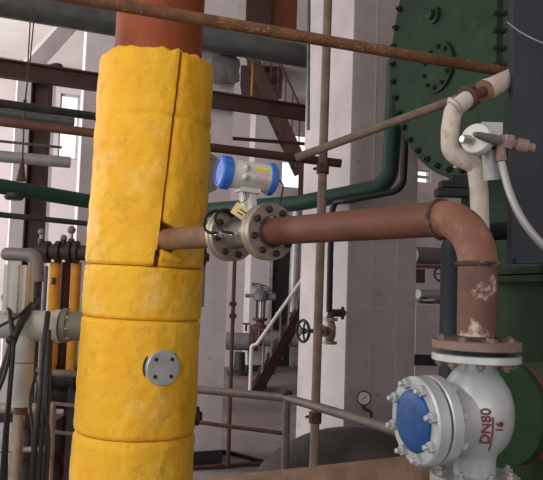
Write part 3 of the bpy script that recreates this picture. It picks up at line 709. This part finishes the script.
for (x0, x1, y0, y1, yy) in ((415, 470, 306, 362, 6.6),):
    q0 = P(x0, y1, yy); q1_ = P(x1, y0, yy)
    t_ = thing('white_cabinet', V(((q0.x+q1_.x)/2, yy+.2, 0)), 'white boxy plinth low behind the silver valve, right of the pillar', 'plinth')
    MB().box(V(((q0.x+q1_.x)/2, yy+.2, q1_.z/2)), X*(q1_.x-q0.x)/2, Y*.2, Z*q1_.z/2).build('body', M['whitewash'], t_)
    MB().box(V(((q0.x+q1_.x)/2, yy+.2, .95)), X*((q1_.x-q0.x)/2+.01), Y*.21, Z*.05).build('dark_band', M['dark_steel'], t_)
# ------------------------------------------------------------------ pipe rack: big duct, brown beams
pole('overhead_pipe', P(-60, -8, 5.0), P(345, 63, 6.7), .11, 'dim_pipe', 'large dark grey overhead pipe crossing behind the yellow column', 'pipe', 32)
b0_, b1_ = P(-60, 59, 5.3), P(345, 119, 6.7)
MB().ibeam(b0_, b1_, .09, .14, .015).solo('steel_beam', M['brown_steel'], 'brown steel beam crossing behind the column below the big overhead pipe', 'beam', base=b0_)
vp = P(44, 76, 5.75)
MB().ibeam(V((vp.x-.01, 5.75, 0)), V((vp.x-.01, 5.75, vp.z)), .12, .14, .012, X).solo('steel_post', M['brown_steel'], 'upright brown steel post under the brown beam, far left', 'post', base=V((vp.x, 5.75, 0)))
pole('rack_pipe', P(-60, 95, 4.6), P(150, 124, 5.4), .030, 'dark_steel', 'dark pipe above the rusty tube, left of the yellow column', 'pipe')
pole('rack_pipe', P(-60, 104, 5.15), P(74, 122.5, 5.55), .038, 'dim_pipe', 'blue-grey pipe just below the dark pipe, far left', 'pipe')
pole('rack_pipe', P(-60, 135, 5.2), P(62, 147.5, 5.5), .011, 'dim_pipe', 'thin grey pipe above the silver pipe, far left', 'pipe', 10)
pole('rack_pipe', P(-60, 151, 5.1), P(70, 162.5, 5.5), .045, 'pale_pipe', 'silver pipe stub above the dark green pipe, far left', 'pipe', 20)
pole('rack_pipe', P(-60, 208.5, 4.6), P(140, 229, 5.2), .02, 'dark_steel', 'thin black pipe below the dark green pipe, far left', 'pipe')
# hanger rods
hr_ = thing('hanger_rod', P(23, 178, 5.0), 'thin paired hanging rods with cone weight at upper left', 'rod')
MB().cyl(P(31, 8, 5.0), P(27, 78, 5.0), .005, n=6).build('rod', M['dark_rust'], hr_); MB().cyl(P(35, 8, 5.0), P(28.5, 78, 5.0), .005, n=6).build('rod', M['dark_rust'], hr_)
MB().cyl(P(27.7, 78, 5.0), P(25, 103, 5.0), .006, n=6).build('rod', M['dark_rust'], hr_)
MB().sphere(P(25, 101, 5.0), .014).build('turnbuckle', M['dark_steel'], hr_); MB().cyl(P(25, 101, 5.0), P(22.5, 160, 5.0), .006, n=6).build('rod', M['dark_rust'], hr_)
MB().cyl(P(22.5, 158, 5.0), P(21, 181, 5.0), .008, .035, n=14).build('cone', M['dark_rust'], hr_)
# plaster lump and brown panel above the meter
MB().sphere(P(55, 67, 8.6), .05, ax=X+Z*.2, sq=2).solo('lamp_hood', M['black_rubber'], 'small black hood on the brown beam under the white strut', 'hood')
ob = thing('rusty_duct', P(270, -20, 8.0), 'rust-brown vertical duct above the overhead pipe, right of centre top', 'duct')
q = P(270, 60, 8.2); MB().box(V((q.x, 8.2, 4.85)), X*.30, Y*.2, Z*.5).build('duct_wall', M['duct_brown'], ob); MB().box(V((q.x-.14, 7.99, 4.85)), X*.14, Y*.012, Z*.5).build('duct_panel', M['brown_steel'], ob)
pt = MB(); 
pq = P(223, 68, 6.19); pt.lathe(pq, B*-1, [(-.03, .16), (.01, .15), (.03, .12), (.05, .07), (.055, .001)], 22, wob=.5); pt.solo('plaster_patch', M['far_grey'], 'grey rough mortar patch on the white pillar under the big pipe', 'patch')
pole('conduit', P(309, -10, 4.9), P(308, 130, 4.9), .013, 'dim_pipe', 'thin grey vertical conduit left of the scaffold pole', 'pipe', 10)
pole('yellow_rod', P(253, 54, 6.34), P(251, 103, 6.36), .010, 'yellow_pipe', 'thin yellow rod hanging between overhead pipe and brown beam', 'rod', 8)
rp = thing('pillar_downpipe', P(228, 466, 6.15), 'thin rusty downpipe on the right edge of the white pillar', 'pipe')
MB().cyl(P(235, 250, 6.15), P(228, 466, 6.15), .018, n=10).build('pipe', M['dark_rust'], rp)
for yy in (304, 316): MB().box(P(233, yy, 6.12), X*.03, Y*.03, Z*.018).build('bracket', M['bolt_dark'], rp)
# ------------------------------------------------------------------ far staircase
SY = 10.3
st = thing('steel_staircase', V((P(258, 390, SY).x, SY, 0)), 'far steel staircase with shiny handrail behind the white pillars', 'staircase')
def S(x_, y_, d=0): return P(x_, y_, SY+d)
l0, l1 = S(253, 398), S(345, 234, .6)
for d in (0, .75): MB().bar(l0+Y*d, l1+Y*d, .04, .16).build('stringer', M['brown_steel'], st)
for i in range(11):
    t = (i+.6)/11.5; q = l0.lerp(l1, t)+Y*.38; MB().box(q, X*.13, Y*.36, Z*.014).build('tread', M['dark_rust'], st)
h0 = S(251.5, 346); h1 = S(257, 344); h2 = S(345, 192+26, .6)
MB().tube([V((h0.x, h0.y, 0)), h0, h1, h2], .027, bend=.04, n=10).build('handrail', M['rail_sheen'], st)
for i in range(1, 10):
    t = i/11; q = l0.lerp(l1, t); hz = h1.lerp(h2, t); MB().cyl(q, V((q.x, q.y, hz.z)), .016, n=6).build('baluster', M['pale_pipe'], st)
# upper flight going up to the left
us0, us1 = S(302, 166, .9), S(246, 44, .9)
us = thing('steel_staircase', V((us0.x, us0.y, us0.z)), 'upper dark stair flight slanting behind the brown beam above the flow meter', 'staircase')
MB().bar(us0, us1, .05, .2).build('stringer', M['brown_steel'], us); MB().bar(us0+Y*.8, us1+Y*.8, .05, .2).build('stringer', M['brown_steel'], us)
for i in range(10):
    q = us0.lerp(us1, (i+.5)/10)+Y*.4; MB().box(q, X*.12, Y*.38, Z*.014).build('tread', M['dark_rust'], us)
MB().cyl(us0+Z*.85, us1+Z*.85, .02, n=8).build('handrail', M['dark_rust'], us)
MB().bar(us0-Z*.5, us0+Z*.1, .1, .1, Y).build('newel_post', M['brown_steel'], us)
MB().box(S(262, 76, 1.9), X*.36, Y*.4, Z*.3).build('landing_shadow_box', M['brown_steel'], us)  # landing underside; the dark brown box also stands in for shadow there
for i in range(8):
    q = us0.lerp(us1, (i+.5)/8); MB().cyl(q, q+Z*.85, .012, n=6).build('baluster', M['dark_rust'], us)
q = P(250, 124, 9.5)
pole('rack_pipe', P(228, 138, 7.5), P(345, 147, 7.9), .02, 'dark_rust', 'thin rusty pipe behind the meter above the scaffold tube', 'pipe', 10)
pole('wall_pipe', P(297, 205, 12.9), P(291.5, 345, 12.9), .09, 'pale_pipe', 'pale vertical pipe right of the dark door', 'pipe', 16)
# far pump and valve by the door
fp = thing('far_pump', V((P(240, 376, 12.6).x, 12.6, 0)), 'grey far pump barrel with rusty flange left of the staircase', 'pump')
MB().lathe(P(226, 341, 12.6), X, [(0, 0.130), (0.013, 0.156), (0.416, 0.156), (0.429, 0.130)], 24).build('barrel', M['far_grey'], fp)
MB().lathe(P(250, 339, 12.6), X, [(0, 0.208), (0.065, 0.208), (0.068, 0.130), (0.078, 0.130), (0.081, 0.208), (0.143, 0.208)], 24).build('flange', M['dark_rust'], fp)
MB().lathe(P(259, 338, 12.6), X, [(0, 0.143), (0.780, 0.143)], 24).build('outlet', M['far_grey'], fp)
q = P(240, 352, 12.6); MB().lathe(V((q.x, q.y, 0)), Z, [(0, 0.221), (0.052, 0.221), (0.078, 0.104), (q.z, 0.091)], 18).build('pedestal', M['dark_steel'], fp)
q = P(246, 331, 12.6); b = MB().cyl(q, q+Z*0.130, 0.023, n=8); b.cyl(q+Z*0.130-X*0.065, q+Z*0.130+X*0.065, 0.016, n=8); b.build('vent_cock', M['dark_rust'], fp)
fv = thing('far_gate_valve', P(260, 326, 12.6), 'far grey actuator valve with small spoked top, left of staircase', 'valve')
q = P(260, 326, 12.6)
MB().lathe(q-Z*0.052, Z, [(0, 0.182), (0.065, 0.182), (0.068, 0.091), (0.130, 0.065), (0.156, 0.130), (0.195, 0.130)], 18).build('bonnet', M['dark_rust'], fv)
for s in (-1, 1): MB().bar(q+Z*0.130+X*0.065*s, q+Z*0.442+X*0.065*s, 0.039, 0.039, Y).build('yoke_leg', M['dark_steel'], fv)
MB().cyl(q+Z*0.130, q+Z*0.468, 0.026, n=8).build('spindle', M['steel'], fv)
MB().lathe(q+Z*0.442, Z, [(0, 0.078), (0.026, 0.130), (0.130, 0.143), (0.182, 0.104), (0.221, 0.039)], 16).build('gearbox', M['far_grey'], fv)
MB().lathe(q+Z*0.533-X*0.286, X, [(0, 0.026), (0.013, 0.039), (0.065, 0.039), (0.078, 0.026), (0.260, 0.033), (0.468, 0.065), (0.546, 0.065), (0.559, 0.026)], 12).build('gear_shaft', M['far_grey'], fv)
wheel(fv, q+Z*0.689, Z+X*0.260-Y*0.260, 0.182, 0.016, M['far_grey'], sp=4)
# dark cables on the floor
fc = MB()
MB().tube([PZ(196, 461, .02), PZ(222, 452, .02), PZ(250, 458, .02), PZ(300, 472, .02)], .02, n=8, smooth=6).solo('floor_cable', M['black_rubber'], 'dark cable on the floor right of the pillar base, rear of two', 'cable')
MB().tube([PZ(190, 468, .02), PZ(225, 466, .02), PZ(262, 464, .02), PZ(300, 476, .02)], .018, n=8, smooth=6).solo('floor_cable', M['dark_rust'], 'brownish cable on the floor right of the pillar base, front of two', 'cable')
# ------------------------------------------------------------------ left cluster
tz = ql.z
te = thing('grey_tee', V((P(22, 400, 3.2).x, 3.2, P(22, 404, 3.2).z)), 'light grey pipe tee with ribbed sleeve at the left edge', 'pipe')
MB().cyl(V((-1.75, 3.2, tz)), V((ql.x-.11, 3.2, tz)), .062, n=28).build('horizontal_pipe', M['grey_pvc'], te)
MB().lathe(V((ql.x-.20, 3.2, tz)), X, [(0, .064), (.002, .070), (.10, .070), (.102, .076), (.128, .076), (.13, .05)], 28).build('coupling', M['grey_pvc'], te)
vx = P(23, 372, 3.2).x
MB().cyl(V((vx, 3.2, P(22, 406, 3.2).z)), V((vx, 3.2, tz)), .046, n=26).build('vertical_pipe', M['grey_pvc'], te)
MB().torus(V((vx, 3.2, P(22, 362, 3.2).z)), Z, .046, .003, 24, 6).build('joint_ring', M['grey_green'], te)
MB().cyl(V((vx, 3.2, P(22, 414, 3.2).z)), V((vx, 3.2, P(22, 404, 3.2).z)), .03, n=14).build('foot_plug', M['dark_rust'], te)
sx = P(18.5, 290, 3.2).x
b = MB(); n_ = 48; prof_r = []
rs = []
for h in (P(19, 313, 3.2).z, P(19, 265, 3.2).z):
    rs.append([V((sx+math.cos(2*math.pi*j/n_)*(.062+.004*(1 if j % 6 < 3 else -1)), 3.2+math.sin(2*math.pi*j/n_)*(.062+.004*(1 if j % 6 < 3 else -1)), h)) for j in range(n_)])
b.rings(rs); b.build('ribbed_sleeve', M['grey_pvc'], te, 20)
MB().cyl(V((sx, 3.2, tz)), V((sx, 3.2, P(19, 312, 3.2).z)), .045, n=20).build('neck', M['grey_pvc'], te)
he = thing('hook_pipe', P(37, 335, 3.6), 'grey pipe with rounded end bending downward above the ribbed sleeve', 'pipe')
MB().tube([P(7, 254, 3.6), P(36, 255, 3.6), P(36.5, 282, 3.6)], [.034]+[.038]*9, bend=.05, n=18).build('elbow', M['far_grey'], he); MB().sphere(P(7, 254, 3.6), .034).build('end_cap', M['far_grey'], he)
MB().cyl(P(36.3, 276, 3.6), V((P(36, 276, 3.6).x, 3.6, 0)), .022, n=14).build('downpipe', M['dark_steel'], he)
# valve manifold (dark) behind the sleeve
mf = thing('valve_manifold', P(62, 260, 4.0), 'dark manifold pipe with small valves left of the yellow column', 'manifold')
MB().cyl(P(36, 251, 4.0), P(110, 254, 4.0), .045, n=18).build('header', M['dark_steel'], mf)
for x_ in (47, 58, 69, 76): MB().lathe(P(x_, 252, 4.0), X, [(-.012, .05), (-.01, .064), (.014, .064), (.016, .05)], 18).build('flange', M['bolt_dark'], mf)
for (x_, yy, rr) in ((41, 232, .02), (63, 238, .02), (71, 230, .024)):
    MB().cyl(P(x_, 249, 4.0), P(x_+.6, yy, 4.0), .011, n=8).build('stem', M['steel'], mf); MB().sphere(P(x_+.6, yy, 4.0), rr).build('stem_knob', M['far_grey'], mf)
    MB().lathe(P(x_+.2, 244, 4.0)-Z*.03, Z, [(0, .03), (.02, .03), (.03, .018), (.06, .018)], 10).build('bonnet', M['dark_steel'], mf)
zlow = P(66, 374, 4.05).z
for x_, w_, m_, nm in ((56, .034, 'yellow_pipe', 'yellow upright pipe under the dark manifold, left one'), (67, .030, 'brown_steel', 'dark brown upright pipe between the two yellow pipes'), (77, .030, 'yellow_pipe', 'yellow upright pipe partly hidden beside the wrapped column')):
    q = P(x_-.5, 262, 4.05 if x_ != 67 else 4.12); up_ = pole('upright_pipe', V((q.x, q.y, zlow)), q, w_, m_, nm, 'pipe', 16)
    if x_ == 56: MB().box(P(54, 281, 4.015), X*.008, Y*.02, Z*.02).build('pipe_clip', M['bolt_dark'], up_)
lh = thing('lower_header', V((P(62, 400, 4.08).x, 4.08, 0)), 'dark lower header pipe on a block under the yellow uprights', 'pipe')
MB().cyl(V((P(42, 380, 4.08).x, 4.08, zlow-.03)), V((P(112, 380, 4.08).x, 4.08, zlow-.03)), .05, n=18).build('header', M['dark_steel'], lh)
for x_ in (50, 74): MB().disc(V((P(x_, 380, 4.08).x, 4.08, zlow-.03)), X, .075, .02, 24).build('flange', M['bolt_dark'], lh)
xx = P(78, 400, 4.08).x; MB().box(V((xx, 4.1, (zlow-.07)/2)), X*.05, Y*.06, Z*(zlow-.07)/2).build('support', M['dark_steel'], lh)
pole('upright_pipe', V((P(44, 300, 4.2).x, 4.2, 0)), P(46, 266, 4.2), .014, 'far_grey', 'thin grey upright pipe left of the yellow pipes', 'pipe', 10)
pole('cross_pipe', P(30, 371, 3.9), P(112, 377, 3.9), .020, 'rail_grey', 'pale horizontal pipe behind the cables, upper of the three', 'pipe', 12)
pole('cross_pipe', P(40, 402, 3.9), P(112, 410, 3.9), .011, 'rail_grey', 'pale thin horizontal pipe behind the cables, middle of the three', 'pipe', 10)
pole('cross_pipe', P(40, 430, 3.9), P(112, 439, 3.9), .011, 'rail_grey', 'pale thin horizontal pipe behind the cables, lowest of the three', 'pipe', 10)
rs_ = thing('red_stand', V((P(64, 455, 4.4).x, 4.4, 0)), 'dark red oxide steel stand left of the column foot', 'stand')
q = P(70, 392, 4.4); qb = P(64, 456, 4.4)
MB().bar(qb, q, .05, .03, Y).build('upright', M['red_oxide'], rs_); MB().box(V((qb.x, 4.4, qb.z)), X*.08, Y*.08, Z*.03).build('foot', M['red_oxide'], rs_)
MB().cyl(V((qb.x, 4.4, 0)), qb, .03, n=8).build('leg', M['red_oxide'], rs_)
# cylindrical motor (dark) and small silver dome behind the cables
mo = thing('dark_motor', P(48, 410, 4.3), 'dark motor with silver rim behind the black cables', 'motor')
MB().lathe(P(34, 393, 4.25), V((1, .2, 0)), [(0, .05), (.02, .09), (.2, .095), (.22, .06), (.26, .06)], 24).build('body', M['black_rubber'], mo); MB().torus(P(34, 395, 4.24), V((1, -.6, 0)), .09, .012, 24).build('rim', M['chrome'], mo)
q = P(42, 400, 4.3); MB().box(V((q.x, 4.3, q.z/2-.05)), X*.12, Y*.1, Z*(q.z/2-.05)).build('base', M['dark_steel'], mo)
# railing at lower left
lr = thing('pipe_railing', V((P(18, 480, 3.45).x, 3.45, 0)), 'brownish pipe railing at lower left under the grey tee', 'railing')
r0, r1 = P(-30, 408, 3.45), P(54, 408.5, 3.45)
MB().cyl(r0, r1, .025, n=14).build('top_rail', M['rail_pale'], lr); MB().cyl(P(-30, 451, 3.47), P(50, 449, 3.47), .014, n=12).build('mid_rail', M['rail_pale'], lr)
for x_ in (18.5, 51.5):
    q = P(x_, 409, 3.45); MB().cyl(V((q.x, q.y, 0)), q, .023, n=14).build('post', M['rail_pale'], lr)
for (xa, ya, xb, yb) in ((20, 424, 33, 436), (18, 458, 31, 470)): MB().cyl(P(xa, ya, 3.5), P(xb, yb, 3.8), .012, n=8).build('brace', M['rail_pale'], lr)
# cables: an arching bunch then hanging down
def cable(pts, r, label):
    MB().tube([P(x_, y_, d) for x_, y_, d in pts], r, n=10, smooth=6).solo('hanging_cable', M['black_rubber'], label, 'cable')
cable([(36, 299, 3.42), (27, 312, 3.15), (15, 336, 3.05), (7, 360, 3.05), (-4, 392, 3.05)], .017, 'thick black cable arching left over the grey tee from the sleeve')
cable([(3, 297, 3.3), (10, 316, 3.1), (13, 345, 3.05), (9, 400, 3.05), (6, 445, 3.05), (5, 490, 3.05)], .011, 'black cable hanging down past the left end of the tee')
cable([(32, 303, 3.15), (18, 316, 3.1), (0, 326, 3.1), (-15, 333, 3.1)], .007, 'thin black cable slanting left just below the ribbed sleeve')
cable([(12, 338, 3.02), (8, 362, 3.02), (2, 382, 3.02), (-8, 404, 3.02)], .008, 'thin black cable falling to the left edge from the knot')
cable([(14, 340, 3.0), (11, 380, 3.0), (6, 420, 3.0), (2, 470, 3.0), (1, 490, 3.0)], .008, 'thin black cable hanging straight at the far left edge')
cable([(48, 312, 3.1), (45, 340, 3.05), (42, 380, 3.05), (36, 430, 3.0), (32, 490, 3.0)], .012, 'leftmost thick black cable of the hanging bunch')
cable([(49, 330, 3.05), (47, 370, 3.02), (43, 420, 3.0), (38, 490, 3.0)], .010, 'second black cable of the hanging bunch from the left')
cable([(51, 340, 3.05), (50, 380, 3.02), (47, 430, 3.0), (43, 490, 3.0)], .007, 'third black cable of the hanging bunch from the left')
cable([(52, 340, 3.05), (46, 400, 3.0), (49, 440, 3.0), (46, 490, 3.0)], .007, 'rightmost black cable of the hanging bunch, bowed outward')
cable([(36, 372, 3.1), (30, 400, 3.05), (33, 440, 3.0), (30, 490, 3.0)], .007, 'short black cable bowing left beside the bunch')
MB().sphere(P(11, 340, 3.03), .022).solo('cable_tie', M['black_rubber'], 'black taped knot where the cables meet on the grey tee', 'tie')

# look-alikes share a group
GROUPS = {'rack_pipe': 'pipes of the overhead rack', 'hanging_cable': 'black cables hanging at the left', 'cross_pipe': 'thin horizontal pipes behind the cables', 'upright_pipe': 'upright pipes left of the column',
          'concrete_pillar': 'pillars of the hall', 'scaffold_tube': 'scaffold tubes', 'wall_pipe': 'pipes on the far wall', 'floor_cable': 'cables on the floor', 'roof_beam': 'white roof members',
          'steel_staircase': 'flights of the far stair', 'pipe_railing': 'pipe railings'}
for o in list(COL.objects):
    k = o.name.split('.')[0]
    if o.parent is None and k in GROUPS: o['group'] = GROUPS[k]
